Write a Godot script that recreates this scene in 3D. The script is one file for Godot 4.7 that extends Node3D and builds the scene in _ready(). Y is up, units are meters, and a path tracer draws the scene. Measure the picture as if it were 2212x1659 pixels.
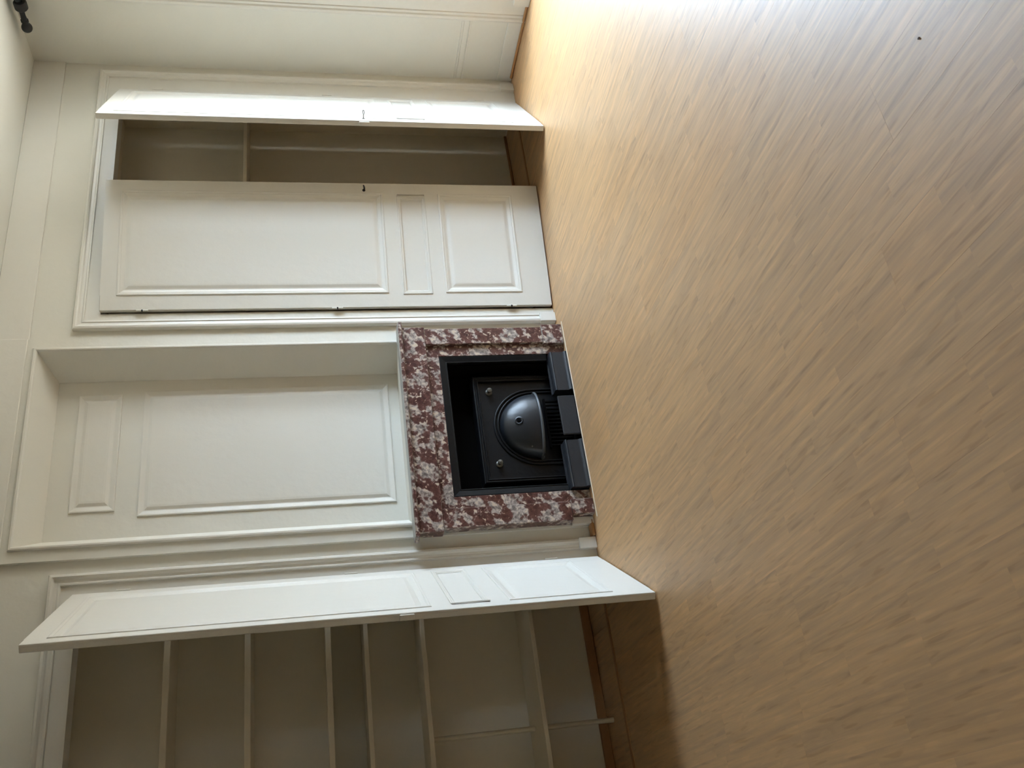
extends Node3D
# An empty room photographed with the phone held on its side: the world's up is the picture's left.
# X runs along the fireplace wall, Y is up, Z comes out of that wall towards the camera. Metres.

const CEIL := 3.0
const XR := 3.03          # face of the right wall
const XL := -2.75         # face of the left wall
const ZF := 6.2           # wall behind the camera
const WIN0 := 0.70        # window opening in the right wall, along z
const WIN1 := 2.14

var paint: StandardMaterial3D
var paint_in: StandardMaterial3D
var wall_m: StandardMaterial3D
var ceil_m: StandardMaterial3D
var iron: StandardMaterial3D
var iron_dull: StandardMaterial3D
var marble: StandardMaterial3D
var slate: StandardMaterial3D
var wood: StandardMaterial3D
var bead_m: StandardMaterial3D
var black: StandardMaterial3D
var steel: StandardMaterial3D
var glass: StandardMaterial3D
var filler: StandardMaterial3D
var bead_dark: StandardMaterial3D
var wall_far: StandardMaterial3D
var iron_lit_edge: StandardMaterial3D
var iron_hood: StandardMaterial3D
var iron_front: StandardMaterial3D
var knob_m: StandardMaterial3D
var floor_mats: Array = []
const VARIANTS := 10
const SPECK := Vector3(-0.182, 0.0, 3.132)


func _ready() -> void:
	camera_and_light()
	materials()
	build_floor()
	build_shell()
	build_window()
	build_breast()
	build_cupboards()
	build_fireplace()
	build_rod()
	build_speck()


# ------------------------------------------------------------------ camera, light
func camera_and_light() -> void:
	var cam := Camera3D.new()
	cam.name = "camera"
	cam.keep_aspect = Camera3D.KEEP_HEIGHT
	cam.fov = 44.762
	cam.near = 0.05
	var bx := Vector3(-0.13083325, -0.97646806, 0.17144322)
	var by := Vector3(0.87161922, -0.03089213, 0.48920917)
	cam.transform = Transform3D(Basis(bx, by, bx.cross(by)).orthonormalized(), Vector3(-1.78896, 1.41723, 4.43586))
	add_child(cam)
	cam.current = true
	var env := Environment.new()
	# bright overcast sky over a grey street
	var sm := ProceduralSkyMaterial.new()
	sm.sky_top_color = Color(0.81, 0.905, 1.0)
	sm.sky_horizon_color = Color(0.84, 0.92, 1.0)
	sm.ground_horizon_color = Color(0.62, 0.62, 0.60)
	sm.ground_bottom_color = Color(0.55, 0.55, 0.53)
	sm.sun_angle_max = 0.0
	var sky := Sky.new()
	sky.sky_material = sm
	env.background_mode = Environment.BG_SKY
	env.sky = sky
	env.background_energy_multiplier = 43.0
	env.ambient_light_source = Environment.AMBIENT_SOURCE_DISABLED
	env.tonemap_mode = Environment.TONE_MAPPER_LINEAR
	env.tonemap_exposure = 1.0
	env.sdfgi_enabled = true
	env.ssao_enabled = true
	env.ssil_enabled = true
	var we := WorldEnvironment.new()
	we.name = "environment"
	we.environment = env
	add_child(we)


# ------------------------------------------------------------------ materials
func mat(c: Color, rough: float, metal := 0.0) -> StandardMaterial3D:
	var m := StandardMaterial3D.new()
	m.albedo_color = c
	m.roughness = rough
	m.metallic = metal
	return m


func noise(f: float, oct: int, s: int, kind := FastNoiseLite.TYPE_SIMPLEX_SMOOTH) -> FastNoiseLite:
	var n := FastNoiseLite.new()
	n.noise_type = kind
	n.frequency = f
	n.fractal_type = FastNoiseLite.FRACTAL_FBM if oct > 1 else FastNoiseLite.FRACTAL_NONE
	n.fractal_octaves = oct
	n.seed = s
	return n


func brushed(m: StandardMaterial3D, amount: float, scale: float, s: int) -> void:
	var t := NoiseTexture2D.new()
	t.width = 512
	t.height = 512
	t.seamless = true
	t.noise = noise(0.012, 4, s)
	t.as_normal_map = true
	t.bump_strength = 6.0
	m.normal_enabled = true
	m.normal_texture = t
	m.normal_scale = amount
	m.uv1_triplanar = true
	m.uv1_world_triplanar = true
	m.uv1_scale = Vector3(scale, scale, scale)


func materials() -> void:
	paint = mat(Color(0.868, 0.855, 0.818), 0.36)
	brushed(paint, 0.12, 2.2, 3)
	paint_in = mat(Color(0.88, 0.84, 0.75), 0.55)
	wall_m = mat(Color(0.862, 0.85, 0.808), 0.5)
	brushed(wall_m, 0.14, 1.7, 5)
	ceil_m = mat(Color(0.86, 0.855, 0.82), 0.85)
	iron = mat(Color(0.05, 0.055, 0.065), 0.42)
	iron.metallic_specular = 0.32
	brushed(iron, 0.25, 5.0, 8)
	iron_dull = mat(Color(0.04, 0.032, 0.028), 0.9)
	iron_dull.metallic_specular = 0.15
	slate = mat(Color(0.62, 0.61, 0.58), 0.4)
	bead_m = mat(Color(0.62, 0.45, 0.28), 0.42)
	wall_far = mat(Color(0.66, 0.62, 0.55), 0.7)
	iron_hood = mat(Color(0.09, 0.105, 0.125), 0.36)
	brushed(iron_hood, 0.2, 5.0, 9)
	iron_front = mat(Color(0.105, 0.115, 0.135), 0.5)
	brushed(iron_front, 0.3, 6.0, 10)
	iron_lit_edge = mat(Color(0.30, 0.31, 0.32), 0.38)  # polished hood lip, its lit line put into the lighter colour
	knob_m = mat(Color(0.30, 0.285, 0.24), 0.4)
	black = mat(Color(0.05, 0.05, 0.055), 0.5)
	steel = mat(Color(0.45, 0.44, 0.42), 0.4, 0.8)
	bead_dark = mat(Color(0.36, 0.29, 0.23), 0.8)
	filler = mat(Color(0.86, 0.82, 0.74), 0.6)
	glass = mat(Color(0.95, 0.98, 1.0, 0.06), 0.02)
	glass.transparency = BaseMaterial3D.TRANSPARENCY_ALPHA
	marble = StandardMaterial3D.new()
	marble.albedo_texture = marble_texture()
	marble.roughness = 0.3
	marble.uv1_triplanar = true
	marble.uv1_world_triplanar = true
	marble.uv1_triplanar_sharpness = 12.0
	marble.uv1_scale = Vector3.ONE / 1.4
	marble.uv1_offset = Vector3(0.21, 0.13, 0.37)
	var atlas := wood_texture()
	wood = StandardMaterial3D.new()
	wood.albedo_texture = atlas
	wood.roughness = 0.46
	wood.metallic_specular = 0.7
	floor_mats = [wood]


# the red and grey mottled marble: brown-red ground, grey-mauve clouds, cream shards and veins
func marble_texture() -> ImageTexture:
	var s := 1024
	var big := noise(0.011, 2, 11)
	var a := noise(0.026, 3, 12)
	var b := noise(0.048, 2, 17)
	var w := noise(0.03, 2, 13)
	var v := noise(0.013, 3, 14)
	var f := noise(0.2, 2, 15)
	var data := PackedByteArray()
	data.resize(s * s * 3)
	var i := 0
	for y in s:
		for x in s:
			var q := w.get_noise_2d(x, y) * 9.0
			var l := big.get_noise_2d(x, y)
			var n := a.get_noise_2d(x + q + y * 0.3, (y - q) * 0.8)
			var m := b.get_noise_2d(x - q * 0.5, y + q)
			var g := f.get_noise_2d(x, y)
			var d := 0.07 * g + 0.10 * m + 0.08 * l
			var r := 0.345 + d
			var gg := 0.215 + d * 0.9
			var bb := 0.192 + d * 0.85
			var k := smoothstep(-0.06, 0.20, n * 0.8 + l * 0.8 + m * 0.30 + 0.03)
			var tone := 0.53 + 0.12 * g + 0.26 * m + 0.20 * n
			r = lerpf(r, tone * 1.05, k)
			gg = lerpf(gg, tone * 0.97, k)
			bb = lerpf(bb, tone * 0.92, k)
			var c := smoothstep(0.34, 0.46, 0.75 * m + 0.45 * n) * 0.9
			r = lerpf(r, 0.76, c)
			gg = lerpf(gg, 0.70, c)
			bb = lerpf(bb, 0.62, c)
			var vein := absf(v.get_noise_2d((x + y * 0.55 + q) * 0.9, (y - x * 0.45 + q) * 2.2))
			var vk := (1.0 - smoothstep(0.008, 0.026, vein)) * smoothstep(0.05, 0.25, big.get_noise_2d(x * 1.6 + 300, y * 1.6))
			r = lerpf(r, 0.80, vk)
			gg = lerpf(gg, 0.75, vk)
			bb = lerpf(bb, 0.68, vk)
			data[i] = int(clampf(r, 0.0, 1.0) * 255.0)
			data[i + 1] = int(clampf(gg, 0.0, 1.0) * 255.0)
			data[i + 2] = int(clampf(bb, 0.0, 1.0) * 255.0)
			i += 3
	return ImageTexture.create_from_image(Image.create_from_data(s, s, false, Image.FORMAT_RGB8, data))


# VARIANTS laminate boards one above the other, each printed with three strips of oak
func wood_texture() -> ImageTexture:
	var w := 1024
	var h := 160
	var fine := noise(1.0, 2, 21)
	var mid := noise(1.0, 3, 22)
	var ring := noise(1.0, 2, 23)
	var rng := RandomNumberGenerator.new()
	rng.seed = 77
	var data := PackedByteArray()
	data.resize(w * h * VARIANTS * 3)
	for p in VARIANTS:
		var board := rng.randf_range(-0.012, 0.012)
		var warm := rng.randf_range(-0.008, 0.008)
		for strip in 3:
			var cuts: Array[int] = [0]
			var at := rng.randi_range(120, 520)
			while at < w - 60:
				cuts.append(at)
				at += rng.randi_range(330, 640)
			cuts.append(w)
			for ci in cuts.size() - 1:
				var tone := rng.randf_range(-0.016, 0.016)
				var off := rng.randf_range(0.0, 900.0)
				var figure := rng.randf_range(0.0, 1.0)
				figure *= figure
				var centre := rng.randf_range(0.1, 0.9)
				var y0 := strip * h / 3
				var y1 := (strip + 1) * h / 3
				for y in range(y0, y1):
					var vy := float(y - y0) / (y1 - y0)
					var i: int = ((p * h + y) * w + cuts[ci]) * 3
					for x in range(cuts[ci], cuts[ci + 1]):
						var u := x * 0.00125
						var s1 := fine.get_noise_2d(u * 3.0 + off, vy * 9.0)
						var s2 := mid.get_noise_2d(u * 1.4 + off, vy * 2.0 + off)
						# cathedral figure: nested flames along the board
						var d := absf(vy - centre)
						var rr := d * d * 5.0 + d * 1.2 - u * 4.2 + 1.3 * ring.get_noise_2d(u * 2.2 + off, vy * 0.9)
						rr = rr - floorf(rr)
						var cath := smoothstep(0.45, 0.9, rr) * (1.0 - smoothstep(0.9, 1.0, rr)) * figure * (1.0 - smoothstep(0.22, 0.5, d))
						var fl := ring.get_noise_2d(u * 4.2 + off, vy * 2.4 + 50.0)
						var fleck := smoothstep(0.36, 0.66, fl)
						var pale := smoothstep(0.3, 0.6, -fl)
						var l := 1.0 + board + tone + 0.022 * s1 + 0.11 * s2 - 0.075 * cath - 0.075 * fleck + 0.045 * pale
						var sh := 0.035 * s2 + 0.015 * cath + 0.03 * fleck
						data[i] = int(clampf(0.740 * l + warm, 0.0, 1.0) * 255.0)
						data[i + 1] = int(clampf((0.588 - sh * 0.25) * l, 0.0, 1.0) * 255.0)
						data[i + 2] = int(clampf((0.418 - sh * 0.6) * l - warm, 0.0, 1.0) * 255.0)
						i += 3
	return ImageTexture.create_from_image(Image.create_from_data(w, h * VARIANTS, false, Image.FORMAT_RGB8, data))


# ------------------------------------------------------------------ mesh helpers
func st_new() -> SurfaceTool:
	var st := SurfaceTool.new()
	st.begin(Mesh.PRIMITIVE_TRIANGLES)
	return st


func tri(st: SurfaceTool, a: Vector3, b: Vector3, c: Vector3, n: Vector3) -> void:
	var g := (c - a).cross(b - a)
	st.set_normal(n)
	st.add_vertex(a)
	if g.dot(n) >= 0.0:
		st.add_vertex(b)
		st.add_vertex(c)
	else:
		st.add_vertex(c)
		st.add_vertex(b)


func quad(st: SurfaceTool, a: Vector3, b: Vector3, c: Vector3, d: Vector3, hint: Vector3) -> void:
	var n := (c - a).cross(d - b).normalized()
	if n.dot(hint) < 0.0:
		n = -n
	tri(st, a, b, c, n)
	tri(st, a, c, d, n)


# a box from corner lo to corner hi, its edges chamfered by bev
func box(st: SurfaceTool, lo: Vector3, hi: Vector3, bev := 0.0) -> void:
	var c := (lo + hi) * 0.5
	var h := (hi - lo) * 0.5
	var e := minf(bev, minf(h.x, minf(h.y, h.z)) * 0.9)
	for a in 3:
		var b := (a + 1) % 3
		var d := (a + 2) % 3
		for s in [-1.0, 1.0]:
			var n := Vector3.ZERO
			n[a] = s
			var pts: Array[Vector3] = []
			for k in [[-1.0, -1.0], [1.0, -1.0], [1.0, 1.0], [-1.0, 1.0]]:
				var p := Vector3.ZERO
				p[a] = s * h[a]
				p[b] = k[0] * (h[b] - e)
				p[d] = k[1] * (h[d] - e)
				pts.append(c + p)
			quad(st, pts[0], pts[1], pts[2], pts[3], n)
			if e <= 0.0:
				continue
			for s2 in [-1.0, 1.0]:
				var n2 := Vector3.ZERO
				n2[a] = s
				n2[b] = s2
				var q: Array[Vector3] = []
				for k in [[0, -1.0], [0, 1.0], [1, 1.0], [1, -1.0]]:
					var p := Vector3.ZERO
					p[a] = s * (h[a] - (e if k[0] == 1 else 0.0))
					p[b] = s2 * (h[b] - (0.0 if k[0] == 1 else e))
					p[d] = k[1] * (h[d] - e)
					q.append(c + p)
				quad(st, q[0], q[1], q[2], q[3], n2)
	if e > 0.0:
		for sx in [-1.0, 1.0]:
			for sy in [-1.0, 1.0]:
				for sz in [-1.0, 1.0]:
					var n := Vector3(sx, sy, sz).normalized()
					tri(st, c + Vector3(sx * h.x, sy * (h.y - e), sz * (h.z - e)), c + Vector3(sx * (h.x - e), sy * h.y, sz * (h.z - e)), c + Vector3(sx * (h.x - e), sy * (h.y - e), sz * h.z), n)


# a mitred moulding round the rectangle (x0,y0)-(x1,y1); prof: (inset, height); open: no bottom run
func frame(st: SurfaceTool, x0: float, y0: float, x1: float, y1: float, prof: Array, z: float, open := false) -> void:
	for i in prof.size() - 1:
		var p: Vector2 = prof[i]
		var q: Vector2 = prof[i + 1]
		var n2 := Vector2(-(q.y - p.y), q.x - p.x).normalized()
		var yb0 := y0 if open else y0 + p.x
		var yb1 := y0 if open else y0 + q.x
		var a: Array = [Vector3(x0 + p.x, yb0, z + p.y), Vector3(x1 - p.x, yb0, z + p.y), Vector3(x1 - p.x, y1 - p.x, z + p.y), Vector3(x0 + p.x, y1 - p.x, z + p.y)]
		var b: Array = [Vector3(x0 + q.x, yb1, z + q.y), Vector3(x1 - q.x, yb1, z + q.y), Vector3(x1 - q.x, y1 - q.x, z + q.y), Vector3(x0 + q.x, y1 - q.x, z + q.y)]
		var inward: Array = [Vector3(0, 1, 0), Vector3(-1, 0, 0), Vector3(0, -1, 0), Vector3(1, 0, 0)]
		for k in 4:
			if open and k == 0:
				continue
			var l: int = (k + 1) % 4
			var n: Vector3 = inward[k] * n2.x + Vector3(0, 0, n2.y)
			quad(st, a[k], a[l], b[l], b[k], n)


# a solid of revolution about an axis; prof: (distance along, radius)
func lathe(st: SurfaceTool, base: Vector3, axis: Vector3, prof: Array, seg := 20, smooth := true) -> void:
	var w := axis.normalized()
	var u := w.cross(Vector3(0, 1, 0) if absf(w.y) < 0.9 else Vector3(1, 0, 0)).normalized()
	var v := w.cross(u)
	for i in prof.size() - 1:
		var p: Vector2 = prof[i]
		var q: Vector2 = prof[i + 1]
		for k in seg:
			var t0 := TAU * k / seg
			var t1 := TAU * (k + 1) / seg
			var d0 := u * cos(t0) + v * sin(t0)
			var d1 := u * cos(t1) + v * sin(t1)
			var a := base + w * p.x + d0 * p.y
			var b := base + w * p.x + d1 * p.y
			var c := base + w * q.x + d1 * q.y
			var d := base + w * q.x + d0 * q.y
			var nn := Vector2(-(q.y - p.y), q.x - p.x).normalized()
			var n0 := (d0 * nn.y + w * nn.x).normalized()
			var n1 := (d1 * nn.y + w * nn.x).normalized()
			if not smooth:
				n0 = (n0 + n1).normalized()
				n1 = n0
			for t in [[a, b, c, n0, n1, n1], [a, c, d, n0, n1, n0]]:
				if (t[1] - t[0]).cross(t[2] - t[0]).length() < 1e-12:
					continue
				var flip: bool = (t[2] - t[0]).cross(t[1] - t[0]).dot(n0 + n1) < 0.0
				for o in ([0, 2, 1] if flip else [0, 1, 2]):
					st.set_normal(t[3 + o])
					st.add_vertex(t[o])


# a round bar bent along pts
func tube(st: SurfaceTool, pts: Array, r: float, seg := 10, closed := false) -> void:
	var n := pts.size()
	var rings: Array = []
	for i in n:
		var a: Vector3 = pts[(i - 1 + n) % n] if closed else pts[maxi(i - 1, 0)]
		var b: Vector3 = pts[(i + 1) % n] if closed else pts[mini(i + 1, n - 1)]
		var w := (b - a).normalized()
		var u := w.cross(Vector3(0, 0, 1) if absf(w.z) < 0.9 else Vector3(0, 1, 0)).normalized()
		var v := w.cross(u)
		var ring: Array = []
		for k in seg:
			ring.append(u * cos(TAU * k / seg) + v * sin(TAU * k / seg))
		rings.append(ring)
	for i in (n if closed else n - 1):
		var j := (i + 1) % n
		for k in seg:
			var l := (k + 1) % seg
			var A: Vector3 = rings[i][k]
			var B: Vector3 = rings[i][l]
			var C: Vector3 = rings[j][l]
			var D: Vector3 = rings[j][k]
			var P: Vector3 = pts[i]
			var Q: Vector3 = pts[j]
			for t in [[P + A * r, P + B * r, Q + C * r, A, B, C], [P + A * r, Q + C * r, Q + D * r, A, C, D]]:
				var flip: bool = (t[2] - t[0]).cross(t[1] - t[0]).dot(A + B) < 0.0
				for o in ([0, 2, 1] if flip else [0, 1, 2]):
					st.set_normal(t[3 + o])
					st.add_vertex(t[o])
	if not closed:
		for e in [0, n - 1]:
			var c: Vector3 = pts[e]
			var out: Vector3 = (c - pts[1 if e == 0 else n - 2]).normalized()
			for k in seg:
				tri(st, c, c + rings[e][k] * r, c + rings[e][(k + 1) % seg] * r, out)


func put(called: String, st: SurfaceTool, m: Material, parent: Node = null) -> MeshInstance3D:
	var o := MeshInstance3D.new()
	o.name = called
	o.mesh = st.commit()
	o.material_override = m
	o.cast_shadow = GeometryInstance3D.SHADOW_CASTING_SETTING_ON
	(parent if parent else self).add_child(o, true)
	return o


func one_box(called: String, lo: Vector3, hi: Vector3, m: Material, parent: Node = null, bev := 0.0) -> MeshInstance3D:
	var st := st_new()
	box(st, lo, hi, bev)
	return put(called, st, m, parent)


func group_node(called: String, at := Vector3.ZERO) -> Node3D:
	var o := Node3D.new()
	o.name = called
	o.position = at
	add_child(o, true)
	return o


func tag(o: Node, label: String, category: String, group := "") -> void:
	o.set_meta("label", label)
	o.set_meta("category", category)
	if group:
		o.set_meta("group", group)


func structure(o: Node, label: String, category: String) -> void:
	tag(o, label, category)
	o.set_meta("kind", "structure")


# ------------------------------------------------------------------ floor
func build_floor() -> void:
	var fl := group_node("floor")
	structure(fl, "honey oak laminate floor of narrow strips running towards the fireplace wall", "floor")
	one_box("underlay", Vector3(XL - 0.2, -0.12, -0.5), Vector3(XR + 0.4, -0.012, ZF + 0.2), bead_m, fl)
	var wdt := 0.192
	var lng := 1.285
	var meshes: Array = []
	for v in VARIANTS:
		var st := st_new()
		plank_mesh(st, wdt - 0.0001, lng - 0.0001, v, lng)
		meshes.append(st.commit())
	var rng := RandomNumberGenerator.new()
	rng.seed = 5
	var x := XL - 0.06
	var row := 0
	while x < XR + 0.02:
		var z := -0.02 - fmod(row * 0.43 + 0.11, 1.0) * lng
		while z < ZF:
			var o := MeshInstance3D.new()
			o.name = "plank"
			var v := rng.randi() % VARIANTS
			var turn := rng.randf() < 0.5
			var z0 := maxf(z, -0.02)
			if z < z0:
				if z + lng - z0 < 0.02:
					z += lng
					continue
				var st := st_new()
				plank_mesh(st, wdt - 0.0001, z + lng - z0 - 0.0001, v, lng)
				o.mesh = st.commit()
			else:
				o.mesh = meshes[v]
			o.material_override = wood
			o.position = Vector3(x + wdt * 0.5, 0.0, (z0 + z + lng) * 0.5)
			if turn:
				o.rotation.y = PI
			fl.add_child(o, true)
			z += lng
		x += wdt
		row += 1


func plank_mesh(st: SurfaceTool, w: float, l: float, v: int, full: float) -> void:
	var b := 0.0002
	var x0 := -w * 0.5
	var z0 := -l * 0.5
	var uv := func(p: Vector3) -> Vector2:
		return Vector2(clampf((p.z - z0) / full, 0.002, 0.998), (v + clampf((p.x - x0) / w, 0.012, 0.988)) / VARIANTS)
	var top := [Vector3(x0 + b, 0, z0 + b), Vector3(-x0 - b, 0, z0 + b), Vector3(-x0 - b, 0, -z0 - b), Vector3(x0 + b, 0, -z0 - b)]
	var rim := [Vector3(x0, -b, z0), Vector3(-x0, -b, z0), Vector3(-x0, -b, -z0), Vector3(x0, -b, -z0)]
	var low := [Vector3(x0, -0.011, z0), Vector3(-x0, -0.011, z0), Vector3(-x0, -0.011, -z0), Vector3(x0, -0.011, -z0)]
	var side := [Vector3(0, 0, -1), Vector3(1, 0, 0), Vector3(0, 0, 1), Vector3(-1, 0, 0)]
	var faces := [[top[0], top[1], top[2], top[3], Vector3.UP]]
	for k in 4:
		var k2: int = (k + 1) % 4
		faces.append([top[k], top[k2], rim[k2], rim[k], (side[k] + Vector3.UP).normalized()])
		faces.append([rim[k], rim[k2], low[k2], low[k], side[k]])
	for f in faces:
		var n: Vector3 = f[4]
		for t in [[0, 1, 2], [0, 2, 3]]:
			var flip: bool = (f[t[2]] - f[t[0]]).cross(f[t[1]] - f[t[0]]).dot(n) < 0.0
			for o in ([t[0], t[2], t[1]] if flip else t):
				st.set_normal(n)
				st.set_uv(uv.call(f[o]))
				st.add_vertex(f[o])


# ------------------------------------------------------------------ walls and ceiling
func build_shell() -> void:
	var back := group_node("wall_back")
	structure(back, "cream painted panelled wall holding two cupboards and the fireplace", "wall")
	var st := st_new()
	for r in [[XL - 0.2, -2.0, 0.0, CEIL], [-0.364, -0.2, 0.0, CEIL], [1.0, 1.156, 0.0, CEIL], [2.80, XR + 0.2, 0.0, CEIL], [-2.0, -0.364, 2.485, CEIL], [1.156, 2.80, 2.485, CEIL]]:
		box(st, Vector3(r[0], r[2], -0.09), Vector3(r[1], r[3], 0.0))
	put("wall_body", st, wall_m, back)
	structure(one_box("ceiling", Vector3(XL - 0.2, CEIL, -0.4), Vector3(XR + 0.4, CEIL + 0.15, ZF + 0.2), ceil_m), "plain white ceiling above the fireplace wall", "ceiling")
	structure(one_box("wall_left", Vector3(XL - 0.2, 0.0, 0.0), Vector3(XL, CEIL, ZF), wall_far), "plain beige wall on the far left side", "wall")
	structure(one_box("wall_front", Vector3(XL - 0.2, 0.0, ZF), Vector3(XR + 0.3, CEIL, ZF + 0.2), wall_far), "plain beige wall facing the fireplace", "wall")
	var right := group_node("wall_right")
	structure(right, "cream panelled wall to the right of the open cupboard, beside the window", "wall")
	st = st_new()
	var t := XR + 0.3
	box(st, Vector3(XR, 0, 0.0), Vector3(t, CEIL, WIN0))
	box(st, Vector3(XR, 0, WIN1), Vector3(t, CEIL, ZF))
	box(st, Vector3(XR, 2.74, WIN0), Vector3(t, CEIL, WIN1))
	put("wall_body", st, wall_m, right)
	# low wainscot moulding, seen between the corner and the window casing
	st = st_new()
	for r in [[0.335, 0.012, 0.006], [0.352, 0.030, 0.003], [0.388, 0.010, 0.006]]:
		box(st, Vector3(XR - r[2], r[0], 0.0), Vector3(XR + 0.01, r[0] + r[1], WIN0 - 0.21), 0.002)
	put("wainscot_moulding", st, paint, right)
	# frieze band under the ceiling
	var tr := group_node("trim_1")
	structure(tr, "flat cream frieze band running under the ceiling above the cupboards", "trim")
	st = st_new()
	box(st, Vector3(XL, 2.815, 0.0), Vector3(-0.2, CEIL, 0.010), 0.003)
	box(st, Vector3(1.0, 2.815, 0.0), Vector3(XR, CEIL, 0.010), 0.003)
	box(st, Vector3(-0.2, 2.815, 0.02), Vector3(1.0, CEIL, 0.030), 0.003)
	put("band", st, paint, tr)
	# skirting on the right wall with its oak bead
	var bb := group_node("baseboard_right")
	structure(bb, "low cream skirting board with an oak bead along the right wall", "skirting")
	one_box("board", Vector3(XR - 0.012, 0.0, 0.0), Vector3(XR, 0.104, 0.49), paint, bb, 0.004)
	one_box("bead", Vector3(XR - 0.028, 0.0, 0.035), Vector3(XR - 0.012, 0.018, 0.625), bead_m, bb, 0.006)
	var b2 := group_node("baseboard_left")
	structure(b2, "short cream skirting with an oak bead left of the marble fireplace", "skirting")
	one_box("board", Vector3(-0.198, 0.0, 0.02), Vector3(-0.158, 0.115, 0.05), paint, b2, 0.003)
	one_box("bead", Vector3(-0.262, 0.0, 0.0), Vector3(-0.170, 0.020, 0.050), bead_m, b2, 0.006)


# ------------------------------------------------------------------ window in the right wall
func build_window() -> void:
	var w := group_node("window_1", Vector3(XR, 0, 0))
	structure(w, "tall white casement window in the right wall", "window")
	var turn := Basis(Vector3(0, 0, 1), Vector3(0, 1, 0), Vector3(-1, 0, 0))
	var st := st_new()
	frame(st, WIN0 - 0.21, 0.0, WIN1 + 0.21, 2.90, [Vector2(0, 0), Vector2(0, 0.020), Vector2(0.012, 0.025), Vector2(0.026, 0.021), Vector2(0.034, 0.013), Vector2(0.042, 0.012), Vector2(0.044, 0.017), Vector2(0.052, 0.016), Vector2(0.056, 0.010), Vector2(0.21, 0.010), Vector2(0.21, -0.02)], 0.0, true)
	put("casing", st, paint, w).transform = Transform3D(turn, Vector3.ZERO)
	st = st_new()
	for z in [WIN0 - 0.072, WIN1 - 0.04]:
		box(st, Vector3(-0.038, 0, z), Vector3(0, 0.10, z + 0.114), 0.003)
	put("plinth_block", st, paint, w)
	st = st_new()
	var x := 0.20
	for z in [WIN0, WIN1 - 0.05]:
		box(st, Vector3(x, 0, z), Vector3(x + 0.07, 2.74, z + 0.05), 0.003)
	box(st, Vector3(x, 2.69, WIN0 + 0.05), Vector3(x + 0.07, 2.74, WIN1 - 0.05), 0.003)
	box(st, Vector3(x, 0.0, WIN0 + 0.05), Vector3(x + 0.07, 0.05, WIN1 - 0.05), 0.003)
	put("window_frame", st, paint, w)
	var mid := (WIN0 + WIN1) * 0.5
	for k in 2:
		var z0 := WIN0 + 0.05 if k == 0 else mid
		var z1 := mid if k == 0 else WIN1 - 0.05
		st = st_new()
		box(st, Vector3(x + 0.01, 0.05, z0), Vector3(x + 0.055, 2.69, z0 + 0.055), 0.003)
		box(st, Vector3(x + 0.01, 0.05, z1 - 0.055), Vector3(x + 0.055, 2.69, z1), 0.003)
		for y in [[0.05, 0.34], [0.98, 1.01], [1.80, 1.83], [2.63, 2.69]]:
			box(st, Vector3(x + 0.012, y[0], z0 + 0.055), Vector3(x + 0.053, y[1], z1 - 0.055), 0.003)
		var sash := put("sash", st, paint, w)
		for y in [[0.34, 0.98], [1.01, 1.80], [1.83, 2.63]]:
			one_box("pane", Vector3(x + 0.03, y[0], z0 + 0.055), Vector3(x + 0.034, y[1], z1 - 0.055), glass, sash)


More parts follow.
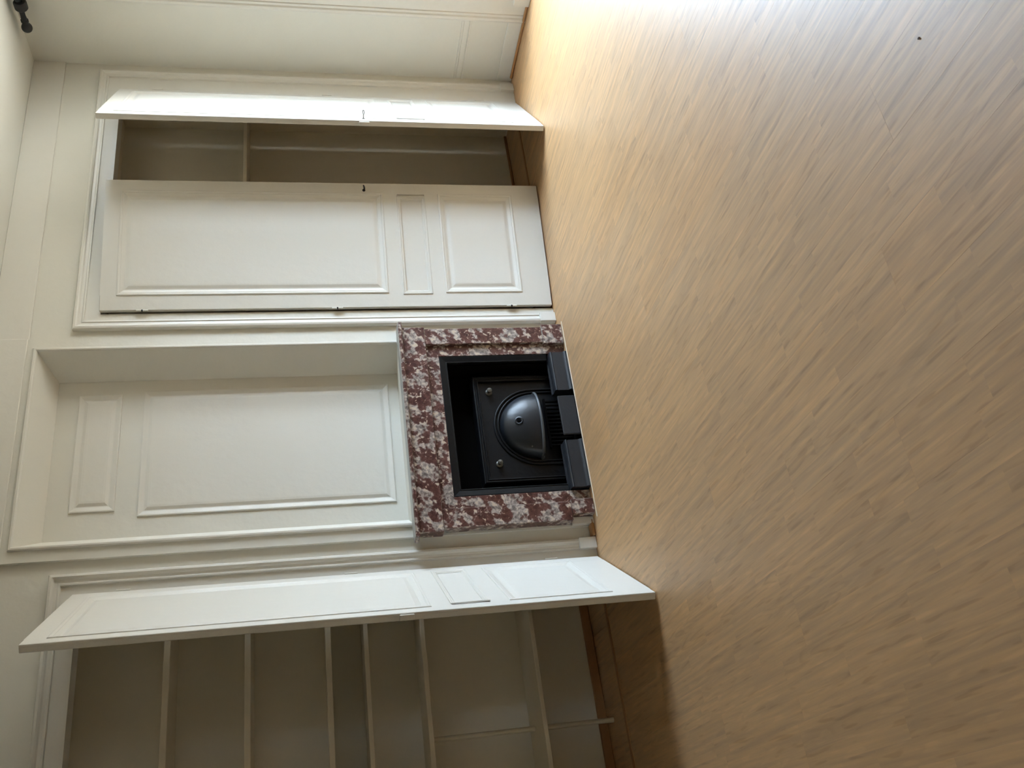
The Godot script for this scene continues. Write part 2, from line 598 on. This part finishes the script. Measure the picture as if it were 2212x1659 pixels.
# ------------------------------------------------------------------ chimney breast with the splayed recess
func build_breast() -> void:
	var br := group_node("wall_chimney")
	structure(br, "cream chimney breast with a deep panelled recess above the marble mantel", "wall")
	var z := 0.02
	var rx0 := -0.124
	var rx1 := 0.925
	var ry1 := 2.765
	var st := st_new()
	box(st, Vector3(-0.2, 0, -0.34), Vector3(1.0, CEIL, -0.13))
	box(st, Vector3(-0.2, 0.0, -0.13), Vector3(-0.02, 0.93, z))
	box(st, Vector3(0.81, 0.0, -0.13), Vector3(1.0, 0.93, z))
	box(st, Vector3(-0.02, 0.72, -0.13), Vector3(0.81, 0.93, z))
	box(st, Vector3(-0.2, 0.93, -0.13), Vector3(rx0, CEIL, z))
	box(st, Vector3(rx1, 0.93, -0.13), Vector3(1.0, CEIL, z))
	box(st, Vector3(rx0, ry1, -0.13), Vector3(rx1, CEIL, z))
	put("wall_body", st, wall_m, br)
	# splayed reveals
	st = st_new()
	var bx0 := -0.052
	var bx1 := 0.822
	var by1 := 2.683
	var zb := -0.129
	quad(st, Vector3(rx0, 0.93, z), Vector3(rx0, ry1, z), Vector3(bx0, by1, zb), Vector3(bx0, 0.93, zb), Vector3(1, 0, 1))
	quad(st, Vector3(rx1, 0.93, z), Vector3(rx1, ry1, z), Vector3(bx1, by1, zb), Vector3(bx1, 0.93, zb), Vector3(-1, 0, 1))
	quad(st, Vector3(rx0, ry1, z), Vector3(rx1, ry1, z), Vector3(bx1, by1, zb), Vector3(bx0, by1, zb), Vector3(0, -1, 1))
	quad(st, Vector3(rx0, 0.93, z), Vector3(rx0, ry1, z), Vector3(rx0, ry1, zb), Vector3(rx0, 0.93, zb), Vector3(-1, 0, 0))
	quad(st, Vector3(rx1, 0.93, z), Vector3(rx1, ry1, z), Vector3(rx1, ry1, zb), Vector3(rx1, 0.93, zb), Vector3(1, 0, 0))
	put("recess_reveal", st, wall_m, br)
	st = st_new()
	frame(st, rx0 - 0.02, 0.935, rx1 + 0.02, ry1 + 0.02, [Vector2(0, 0), Vector2(0.001, 0.009), Vector2(0.006, 0.013), Vector2(0.014, 0.013), Vector2(0.019, 0.008), Vector2(0.02, -0.004)], z, true)
	put("edge_bead", st, paint, br)
	# panels in the recess
	for r in [[0.088, 2.368, 0.740, 2.580], [0.052, 0.985, 0.756, 2.262]]:
		st = st_new()
		frame(st, r[0], r[1], r[2], r[3], panel_profile(), zb)
		var fi := 0.058
		quad(st, Vector3(r[0] + fi, r[1] + fi, zb + 0.007), Vector3(r[2] - fi, r[1] + fi, zb + 0.007), Vector3(r[2] - fi, r[3] - fi, zb + 0.007), Vector3(r[0] + fi, r[3] - fi, zb + 0.007), Vector3(0, 0, 1))
		put("panel_moulding", st, paint, br)


func panel_profile() -> Array:
	return [Vector2(0, 0), Vector2(0.0015, 0.0055), Vector2(0.006, 0.0065), Vector2(0.010, 0.0055), Vector2(0.027, 0.001), Vector2(0.032, 0.001), Vector2(0.047, 0.0062), Vector2(0.058, 0.007)]


# ------------------------------------------------------------------ cupboards
func build_cupboards() -> void:
	# left of the fireplace
	var l := group_node("built_in_cupboard")
	tag(l, "open built-in cupboard left of the fireplace, with six shelves and a post", "cupboard")
	carcass(l, -2.0, -0.364, 2.468, -2.09, -0.268, 2.596)
	for s in [[2.096, 0.028], [1.742, 0.028], [1.376, 0.026], [1.198, 0.022], [0.928, 0.022], [0.398, 0.020]]:
		var front := -0.055 if s[0] > 0.5 else -0.02
		one_box("shelf", Vector3(-2.045, s[0] - s[1], -0.33), Vector3(-0.305, s[0], front), paint_in, l, 0.002)
	var st := st_new()
	var pts: Array = []
	for k in 2:
		pts.append(Vector3(-1.126, [0.0, 0.376][k], -0.215))
	tube(st, pts, 0.0125, 14)
	tube(st, [Vector3(-1.126, 0.397, -0.215), Vector3(-1.126, 0.908, -0.215)], 0.0125, 14)
	put("post", st, paint_in, l)
	leaf(l, -0.3690, 1.05, -1.0, 0.805, 2.487, false)
	# right of the fireplace
	var r := group_node("built_in_cupboard")
	tag(r, "open two-door built-in cupboard right of the fireplace, with a single high shelf", "cupboard")
	carcass(r, 1.156, 2.80, 2.482, 1.058, 2.962, 2.612)
	one_box("shelf", Vector3(1.115, 1.742, -0.345), Vector3(2.845, 1.762, -0.06), paint_in, r, 0.002)
	leaf(r, 1.1672, 0.1394, 1.0, 0.8137, 2.487, true)
	leaf(r, 2.795, 0.6084, -1.0, 0.8137, 2.487, true)


func carcass(c: Node3D, x0: float, x1: float, top: float, ax0: float, ax1: float, atop: float) -> void:
	var zb := -0.33 if x0 < 0.0 else -0.35
	one_box("back_panel", Vector3(x0 - 0.06, 0.0, zb - 0.03), Vector3(x1 + 0.06, 2.56, zb), paint_in, c)
	one_box("side_panel", Vector3(x0 - 0.08, 0.0, zb), Vector3(x0 - 0.045, 2.56, -0.09), paint_in, c)
	one_box("side_panel", Vector3(x1 + 0.045, 0.0, zb), Vector3(x1 + 0.08, 2.56, -0.09), paint_in, c)
	one_box("top_panel", Vector3(x0 - 0.045, 2.525, zb), Vector3(x1 + 0.045, 2.56, -0.09), paint_in, c)
	var n := 0
	var px := XL - 0.06 + ceilf((x0 - 0.045 - XL + 0.06) / 0.192) * 0.192 - 0.192
	while px < x1 + 0.045:
		var pa := maxf(px, x0 - 0.045)
		var pb := minf(px + 0.1917, x1 + 0.045)
		var pst := st_new()
		plank_mesh(pst, pb - pa, -0.0205 - zb, (n * 7 + 3) % VARIANTS, 1.285)
		var o := put("floor_plank", pst, wood, c)
		o.position = Vector3((pa + pb) * 0.5, 0.0, (zb - 0.0205) * 0.5)
		px += 0.192
		n += 1
	var bh := 0.048 if x0 < 0.0 else 0.018
	one_box("skirting_bead", Vector3(x0 - 0.045, 0.0, zb), Vector3(x1 + 0.045, bh, zb + 0.016), bead_m, c, 0.005)
	one_box("threshold_strip", Vector3(x0 + 0.002, -0.004, -0.03), Vector3(x1 - 0.002, 0.004, -0.002), bead_m, c, 0.002)
	# architrave: a thick outer moulding and a flat inner band, mitred at the top
	var st := st_new()
	var wd := x0 - ax0
	var band := minf(wd, ax1 - x1)
	frame(st, ax0, 0.0, ax1, atop, [Vector2(0, 0), Vector2(0, 0.022), Vector2(0.004, 0.028), Vector2(0.014, 0.030), Vector2(0.022, 0.026), Vector2(0.028, 0.019), Vector2(0.040, 0.017), Vector2(0.046, 0.021), Vector2(0.052, 0.020), Vector2(0.055, 0.010)], 0.0, true)
	put("architrave", st, paint, c)
	st = st_new()
	box(st, Vector3(ax0 + 0.05, 0, 0.0), Vector3(x0, atop - 0.05, 0.010))
	box(st, Vector3(x1, 0, 0.0), Vector3(ax1 - 0.05, atop - 0.05, 0.010))
	box(st, Vector3(x0, top, -0.09), Vector3(x1, atop - 0.05, 0.010))
	put("door_lining", st, paint, c)
	for x in [ax0 - 0.004, ax1 - 0.056]:
		one_box("plinth_block", Vector3(x, 0, 0), Vector3(x + 0.06, 0.092, 0.035), paint, c, 0.003)


# one panelled leaf: sx = +1 hinged at its left edge, -1 hinged at its right edge
func leaf(c: Node3D, hx: float, angle: float, sx: float, w: float, top: float, lock: bool) -> void:
	var y0 := 0.007
	var th := 0.032
	var rec := -0.007
	var panels := [[0.090, 0.180, 0.738, 0.620], [0.082, 0.706, 0.720, 0.868], [0.092, 0.958, 0.740, 2.400]]
	var fx := func(s: float) -> float: return s * sx
	var bx := func(st: SurfaceTool, s0: float, ya: float, s1: float, yb: float, za: float, zb: float, bev := 0.0) -> void:
		var a: float = fx.call(s0)
		var b: float = fx.call(s1)
		box(st, Vector3(minf(a, b), ya, za), Vector3(maxf(a, b), yb, zb), bev)
	var st := st_new()
	bx.call(st, 0.0, y0, w, top, -th, rec - 0.001, 0.003)
	# stiles and rails stand proud of the panel ground
	var l := 0.092
	var r := 0.738
	bx.call(st, 0.0, y0, l, top, rec - 0.004, 0.0, 0.0022)
	bx.call(st, r, y0, w, top, rec - 0.004, 0.0, 0.0022)
	for y in [[y0, 0.180], [0.620, 0.706], [0.868, 0.958], [2.400, top]]:
		bx.call(st, l - 0.002, y[0], r + 0.002, y[1], rec - 0.004, -0.0002)
	var d := put("door", st, paint, c)
	d.position = Vector3(hx, 0, 0.03)
	d.rotation.y = -angle * sx
	for p in panels:
		st = st_new()
		var a: float = fx.call(p[0])
		var b: float = fx.call(p[2])
		var xa := minf(a, b)
		var xb := maxf(a, b)
		if p[3] - p[1] < 0.2:
			frame(st, xa - 0.004, p[1] - 0.004, xb + 0.004, p[3] + 0.004, [Vector2(0, 0), Vector2(0.002, 0.004), Vector2(0.008, 0.004), Vector2(0.012, 0.001), Vector2(0.018, 0.001), Vector2(0.026, rec)], 0.0)
		else:
			frame(st, xa - 0.006, p[1] - 0.006, xb + 0.006, p[3] + 0.006, [Vector2(0, 0), Vector2(0.0015, 0.0035), Vector2(0.006, 0.005), Vector2(0.011, 0.004), Vector2(0.015, 0.001), Vector2(0.019, 0.001), Vector2(0.036, rec), Vector2(0.043, rec), Vector2(0.060, rec + 0.0045), Vector2(0.068, rec + 0.005)], 0.0)
			var fi := 0.062
			quad(st, Vector3(xa + fi, p[1] + fi, rec + 0.005), Vector3(xb - fi, p[1] + fi, rec + 0.005), Vector3(xb - fi, p[3] - fi, rec + 0.005), Vector3(xa + fi, p[3] - fi, rec + 0.005), Vector3(0, 0, 1))
		put("panel_moulding", st, paint, d)
	for y in [0.25, 1.244, 2.271]:
		st = st_new()
		lathe(st, Vector3(fx.call(-0.004), y - 0.03, 0.002), Vector3.UP, [Vector2(0, 0), Vector2(0, 0.005), Vector2(0.060, 0.005), Vector2(0.060, 0.0)], 10)
		put("hinge", st, paint, d)
		if sx < 0.0:
			continue
		st = st_new()
		lathe(st, Vector3(fx.call(-0.004), y - 0.004, 0.002), Vector3.UP, [Vector2(0, 0.0), Vector2(0, 0.006), Vector2(0.008, 0.006), Vector2(0.008, 0.0)], 10)
		put("hinge_pin", st, black, d)
	if lock:
		st = st_new()
		var kx: float = fx.call(0.764)
		lathe(st, Vector3(kx, 1.061, 0.0), Vector3(0, 0, 1), [Vector2(0, 0.009), Vector2(0.002, 0.009), Vector2(0.003, 0.0)], 16)
		put("keyhole_plate", st, black if sx > 0.0 else steel, d)
		# the small key standing in it
		st = st_new()
		tube(st, [Vector3(0, 0, 0.0025), Vector3(0, 0, 0.026)], 0.003, 8)
		var ring: Array = []
		for k in 14:
			var t := TAU * k / 14
			ring.append(Vector3(0.009 * sin(t), 0.004 * sin(t), 0.037 + 0.011 * cos(t)))
		tube(st, ring, 0.0028, 6, true)
		var key := put("key", st, black if sx > 0.0 else steel)
		key.transform = d.transform * Transform3D(Basis(), Vector3(kx, 1.061, 0.0))
		if sx > 0.0:
			tag(key, "small black key in the left-hand door of the cupboard right of the fireplace", "key")
		else:
			tag(key, "small dull steel key in the bright open door beside the right wall", "key")
	if sx < 0.0:
		st = st_new()
		bx.call(st, w, 1.03, w + 0.008, 1.09, -0.030, -0.006, 0.002)
		put("lock_plate", st, paint, d)


# ------------------------------------------------------------------ fireplace
func build_fireplace() -> void:
	var m := group_node("fireplace_mantel")
	tag(m, "red and grey mottled marble fireplace surround with a thin mantel shelf", "mantel")
	var zb := 0.021
	# shelf with a softly rounded front edge
	var st := st_new()
	box(st, Vector3(-0.236, 0.906, zb), Vector3(1.012, 0.928, 0.122), 0.006)
	put("mantel_shelf", st, marble, m)
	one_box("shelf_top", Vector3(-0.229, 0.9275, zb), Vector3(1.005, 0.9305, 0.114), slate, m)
	st = st_new()
	box(st, Vector3(-0.208, 0.783, zb), Vector3(0.984, 0.906, 0.098), 0.003)
	put("frieze", st, marble, m)
	for x in [-0.19, 0.874]:
		one_box("jamb", Vector3(x, 0.118, zb), Vector3(x + 0.102, 0.783, 0.092), marble, m, 0.003)
		one_box("plinth", Vector3(x + (0.03 if x < 0.0 else -0.012), 0.0, zb), Vector3(x + (0.112 if x < 0.0 else 0.114), 0.118, 0.100), marble, m, 0.003)
	one_box("lintel_slip", Vector3(-0.09, 0.714, zb), Vector3(0.876, 0.785, 0.074), marble, m, 0.002)
	for x in [-0.09, 0.808]:
		one_box("jamb_slip", Vector3(x, 0.0, zb), Vector3(x + 0.069, 0.714, 0.074), marble, m, 0.002)

	var f := group_node("fireplace_insert")
	tag(f, "black cast iron fireplace insert with a domed hood behind the marble surround", "fireplace insert")
	st = st_new()
	# surrounding iron frame, tilting inwards
	frame(st, -0.021, 0.108, 0.808, 0.714, [Vector2(0, 0.0), Vector2(0.0, 0.004), Vector2(0.004, 0.006), Vector2(0.034, 0.0), Vector2(0.038, 0.003), Vector2(0.042, 0.0), Vector2(0.042, -0.02)], 0.066, true)
	put("outer_frame", st, iron, f)
	st = st_new()
	for x in [[0.0, 0.021], [0.766, 0.79]]:
		box(st, Vector3(x[0], 0.001, -0.11), Vector3(x[1], 0.70, 0.032))
	box(st, Vector3(0.021, 0.672, -0.11), Vector3(0.766, 0.70, 0.05))
	box(st, Vector3(0.021, 0.001, -0.125), Vector3(0.766, 0.672, -0.11))
	box(st, Vector3(0.021, 0.001, -0.11), Vector3(0.766, 0.012, 0.032))
	put("firebox", st, iron_dull, f)
	# the standing back plate with stepped edges
	st = st_new()
	box(st, Vector3(0.072, 0.012, -0.10), Vector3(0.712, 0.532, -0.012), 0.004)
	frame(st, 0.072, 0.012, 0.712, 0.532, [Vector2(0, -0.02), Vector2(0, 0.002), Vector2(0.006, 0.006), Vector2(0.011, 0.002), Vector2(0.015, 0.002), Vector2(0.019, 0.006), Vector2(0.024, 0.002), Vector2(0.030, 0.002), Vector2(0.034, -0.011)], 0.0)
	put("back_plate", st, iron, f)
	# arch ribs round the hood
	var cx := 0.399
	var cy := 0.205
	st = st_new()
	for ring in [[0.226, 0.232, 0.007], [0.208, 0.214, 0.006]]:
		var pts: Array = []
		for y in [0.03, 0.09, 0.15]:
			pts.append(Vector3(cx + ring[0], y, -0.010))
		for k in 25:
			var t := PI * k / 24
			pts.append(Vector3(cx + ring[0] * cos(t), cy + ring[1] * sin(t), -0.010))
		for y in [0.15, 0.09, 0.03]:
			pts.append(Vector3(cx - ring[0], y, -0.010))
		tube(st, pts, ring[2], 10)
	put("arch_rib", st, iron, f)
	# hood: the upper half of an egg-shaped bowl
	st = st_new()
	var rx := 0.192
	var ry := 0.205
	var rz := 0.105
	var nu := 28
	var nv := 14
	var pt := func(i: int, j: int) -> Vector3:
		var t := PI * i / nu
		var p := 0.5 * PI * j / nv
		return Vector3(rx * cos(t) * cos(p) if j < nv else 0.0, ry * sin(t) * cos(p) * 0.0 + ry * sin(t) * cos(p), rz * sin(p))
	# parametrised so that the lip (y = 0) runs from one side over the front to the other
	var hood := func(i: int, j: int) -> Vector3:
		var lon := PI * i / nu
		var lat := 0.5 * PI * j / nv
		return Vector3(cx + rx * cos(lon) * cos(lat), cy + ry * sin(lat), -0.012 + rz * sin(lon) * cos(lat))
	var hn := func(q: Vector3) -> Vector3:
		return Vector3((q.x - cx) / (rx * rx), (q.y - cy) / (ry * ry), (q.z + 0.012) / (rz * rz)).normalized()
	for i in nu:
		for j in nv:
			var a: Vector3 = hood.call(i, j)
			var b: Vector3 = hood.call(i + 1, j)
			var c: Vector3 = hood.call(i + 1, j + 1)
			var d: Vector3 = hood.call(i, j + 1)
			for t in [[a, b, c], [a, c, d]]:
				if (t[1] - t[0]).cross(t[2] - t[0]).length() < 1e-10:
					continue
				var flip: bool = (t[2] - t[0]).cross(t[1] - t[0]).dot(hn.call(a) + hn.call(c)) < 0.0
				for o in ([0, 2, 1] if flip else [0, 1, 2]):
					st.set_normal(hn.call(t[o]))
					st.add_vertex(t[o])
	var hd := put("hood", st, iron_hood, f)
	st = st_new()
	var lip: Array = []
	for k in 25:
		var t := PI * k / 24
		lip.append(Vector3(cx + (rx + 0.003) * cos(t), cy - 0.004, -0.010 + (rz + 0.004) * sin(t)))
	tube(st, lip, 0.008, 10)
	put("hood_lip", st, iron_lit_edge, hd)
	# keyhole boss on the hood
	st = st_new()
	var kc := Vector3(0.395, 0.318, 0.068)
	var kd := Vector3(0.0, 0.35, 1.0).normalized()
	lathe(st, kc, kd, [Vector2(-0.008, 0.027), Vector2(0.004, 0.026), Vector2(0.009, 0.023), Vector2(0.011, 0.018), Vector2(0.009, 0.014), Vector2(-0.002, 0.012), Vector2(-0.002, 0.0)], 20)
	put("draught_boss", st, iron_hood, hd)
	st = st_new()
	lathe(st, kc, kd, [Vector2(-0.001, 0.011), Vector2(0.012, 0.011), Vector2(0.014, 0.0)], 14)
	put("keyhole", st, iron_dull, hd)
	st = st_new()
	lathe(st, Vector3(0.253, 0.262, 0.046), Vector3(-0.3, 0.2, 1.0), [Vector2(-0.002, 0.004), Vector2(0.005, 0.004), Vector2(0.006, 0.0)], 10)
	put("rivet", st, steel, hd)
	for x in [[0.618, 0.446], [0.184, 0.440]]:
		st = st_new()
		lathe(st, Vector3(x[0], x[1], -0.012), Vector3(0, 0, 1), [Vector2(0, 0.019), Vector2(0.006, 0.018), Vector2(0.010, 0.010), Vector2(0.022, 0.009), Vector2(0.026, 0.014), Vector2(0.034, 0.013), Vector2(0.037, 0.0)], 18)
		put("knob", st, knob_m, f)
	# fire basket under the hood
	for k in 13:
		var x := cx - 0.132 + 0.022 * k
		one_box("grate_bar", Vector3(x - 0.005, 0.02, 0.012), Vector3(x + 0.005, 0.152, 0.024), iron_dull, f, 0.002)
	st = st_new()
	box(st, Vector3(cx - 0.15, 0.145, 0.008), Vector3(cx + 0.15, 0.158, 0.026), 0.003)
	box(st, Vector3(cx - 0.15, 0.030, 0.008), Vector3(cx + 0.15, 0.042, 0.012), 0.001)
	put("grate_rail", st, iron_dull, f)

	# low iron front in three pieces
	var n := group_node("hearth_fender")
	tag(n, "low black iron hearth front in three pieces along the floor of the fireplace", "fender")
	for r in [[-0.016, 0.254], [0.556, 0.797]]:
		st = st_new()
		# stepped section: bead at the foot, upright face, rounded top falling back
		var prof := [Vector2(0.118, 0.0), Vector2(0.118, 0.012), Vector2(0.112, 0.020), Vector2(0.106, 0.024), Vector2(0.106, 0.086), Vector2(0.110, 0.090), Vector2(0.108, 0.096), Vector2(0.100, 0.100), Vector2(0.06, 0.101), Vector2(0.052, 0.106), Vector2(0.040, 0.106), Vector2(0.034, 0.098), Vector2(0.034, 0.0)]
		for i in prof.size() - 1:
			var p: Vector2 = prof[i]
			var q: Vector2 = prof[i + 1]
			var hint := Vector3(0, q.x - p.x, 0) * -1.0 + Vector3(0, 0, q.y - p.y)
			quad(st, Vector3(r[0], p.y, p.x), Vector3(r[1], p.y, p.x), Vector3(r[1], q.y, q.x), Vector3(r[0], q.y, q.x), hint)
		for s in 2:
			for i in range(0, prof.size() - 1):
				var p: Vector2 = prof[i]
				var q: Vector2 = prof[i + 1]
				tri(st, Vector3(r[s], 0.0, 0.07), Vector3(r[s], p.y, p.x), Vector3(r[s], q.y, q.x), Vector3(-1.0 if s == 0 else 1.0, 0, 0))
		put("side_block", st, iron_front, n)
	one_box("base_plate", Vector3(0.2545, 0.0, 0.034), Vector3(0.5555, 0.004, 0.1165), iron_dull, n)
	one_box("middle_plate", Vector3(0.284, 0.004, 0.098), Vector3(0.517, 0.097, 0.116), iron_front, n, 0.003)
	structure(one_box("trim_2", Vector3(-0.19, -0.002, 0.118), Vector3(0.99, 0.003, 0.125), filler), "thin cream sealing strip on the floor along the hearth", "trim")


# ------------------------------------------------------------------ a speck on the floor
func build_speck() -> void:
	var st := st_new()
	lathe(st, Vector3(0, 0, 0), Vector3(0.2, 1, 0.1), [Vector2(-0.0005, 0.0), Vector2(0.001, 0.0035), Vector2(0.0022, 0.003), Vector2(0.003, 0.0)], 9)
	var o := put("crumb", st, bead_dark)
	o.position = SPECK + Vector3(0, 0.0005, 0)
	tag(o, "tiny dark crumb lying alone on the laminate floor", "crumb")


# ------------------------------------------------------------------ curtain rod
func build_rod() -> void:
	var c := group_node("curtain_rod", Vector3(2.93, 2.944, 0.0))
	tag(c, "black curtain rod with a ball finial above the window, near the ceiling", "curtain rod")
	var st := st_new()
	tube(st, [Vector3(0, 0, 0.40), Vector3(0, 0, 2.26)], 0.0145, 14)
	put("rod", st, black, c)
	for e in [0, 1]:
		st = st_new()
		var z := 0.345 if e == 0 else 2.315
		var d := Vector3(0, 0, 1 if e == 0 else -1)
		var prof: Array = []
		for k in 13:
			var t := PI * k / 12
			prof.append(Vector2(-0.030 * cos(t), maxf(0.030 * sin(t), 0.0001)))
		prof[12] = Vector2(0.028, 0.011)
		prof.append_array([Vector2(0.040, 0.011), Vector2(0.042, 0.021), Vector2(0.054, 0.021), Vector2(0.056, 0.016), Vector2(0.075, 0.016)])
		lathe(st, Vector3(0, 0, z), d, prof, 22)
		put("finial", st, black, c)
		st = st_new()
		var zb := 0.50 if e == 0 else 2.16
		lathe(st, Vector3(0, -0.006, zb - 0.03), Vector3(0, 0, 1), [Vector2(0, 0.016), Vector2(0.004, 0.03), Vector2(0.012, 0.036), Vector2(0.048, 0.036), Vector2(0.056, 0.03), Vector2(0.06, 0.016)], 20)
		tube(st, [Vector3(0.02, -0.012, zb), Vector3(0.06, -0.02, zb), Vector3(0.099, -0.02, zb)], 0.010, 10)
		lathe(st, Vector3(0.100, -0.02, zb), Vector3(-1, 0, 0), [Vector2(0.0, 0.0), Vector2(0.0, 0.03), Vector2(0.006, 0.03), Vector2(0.010, 0.012)], 18)
		put("bracket", st, black, c)
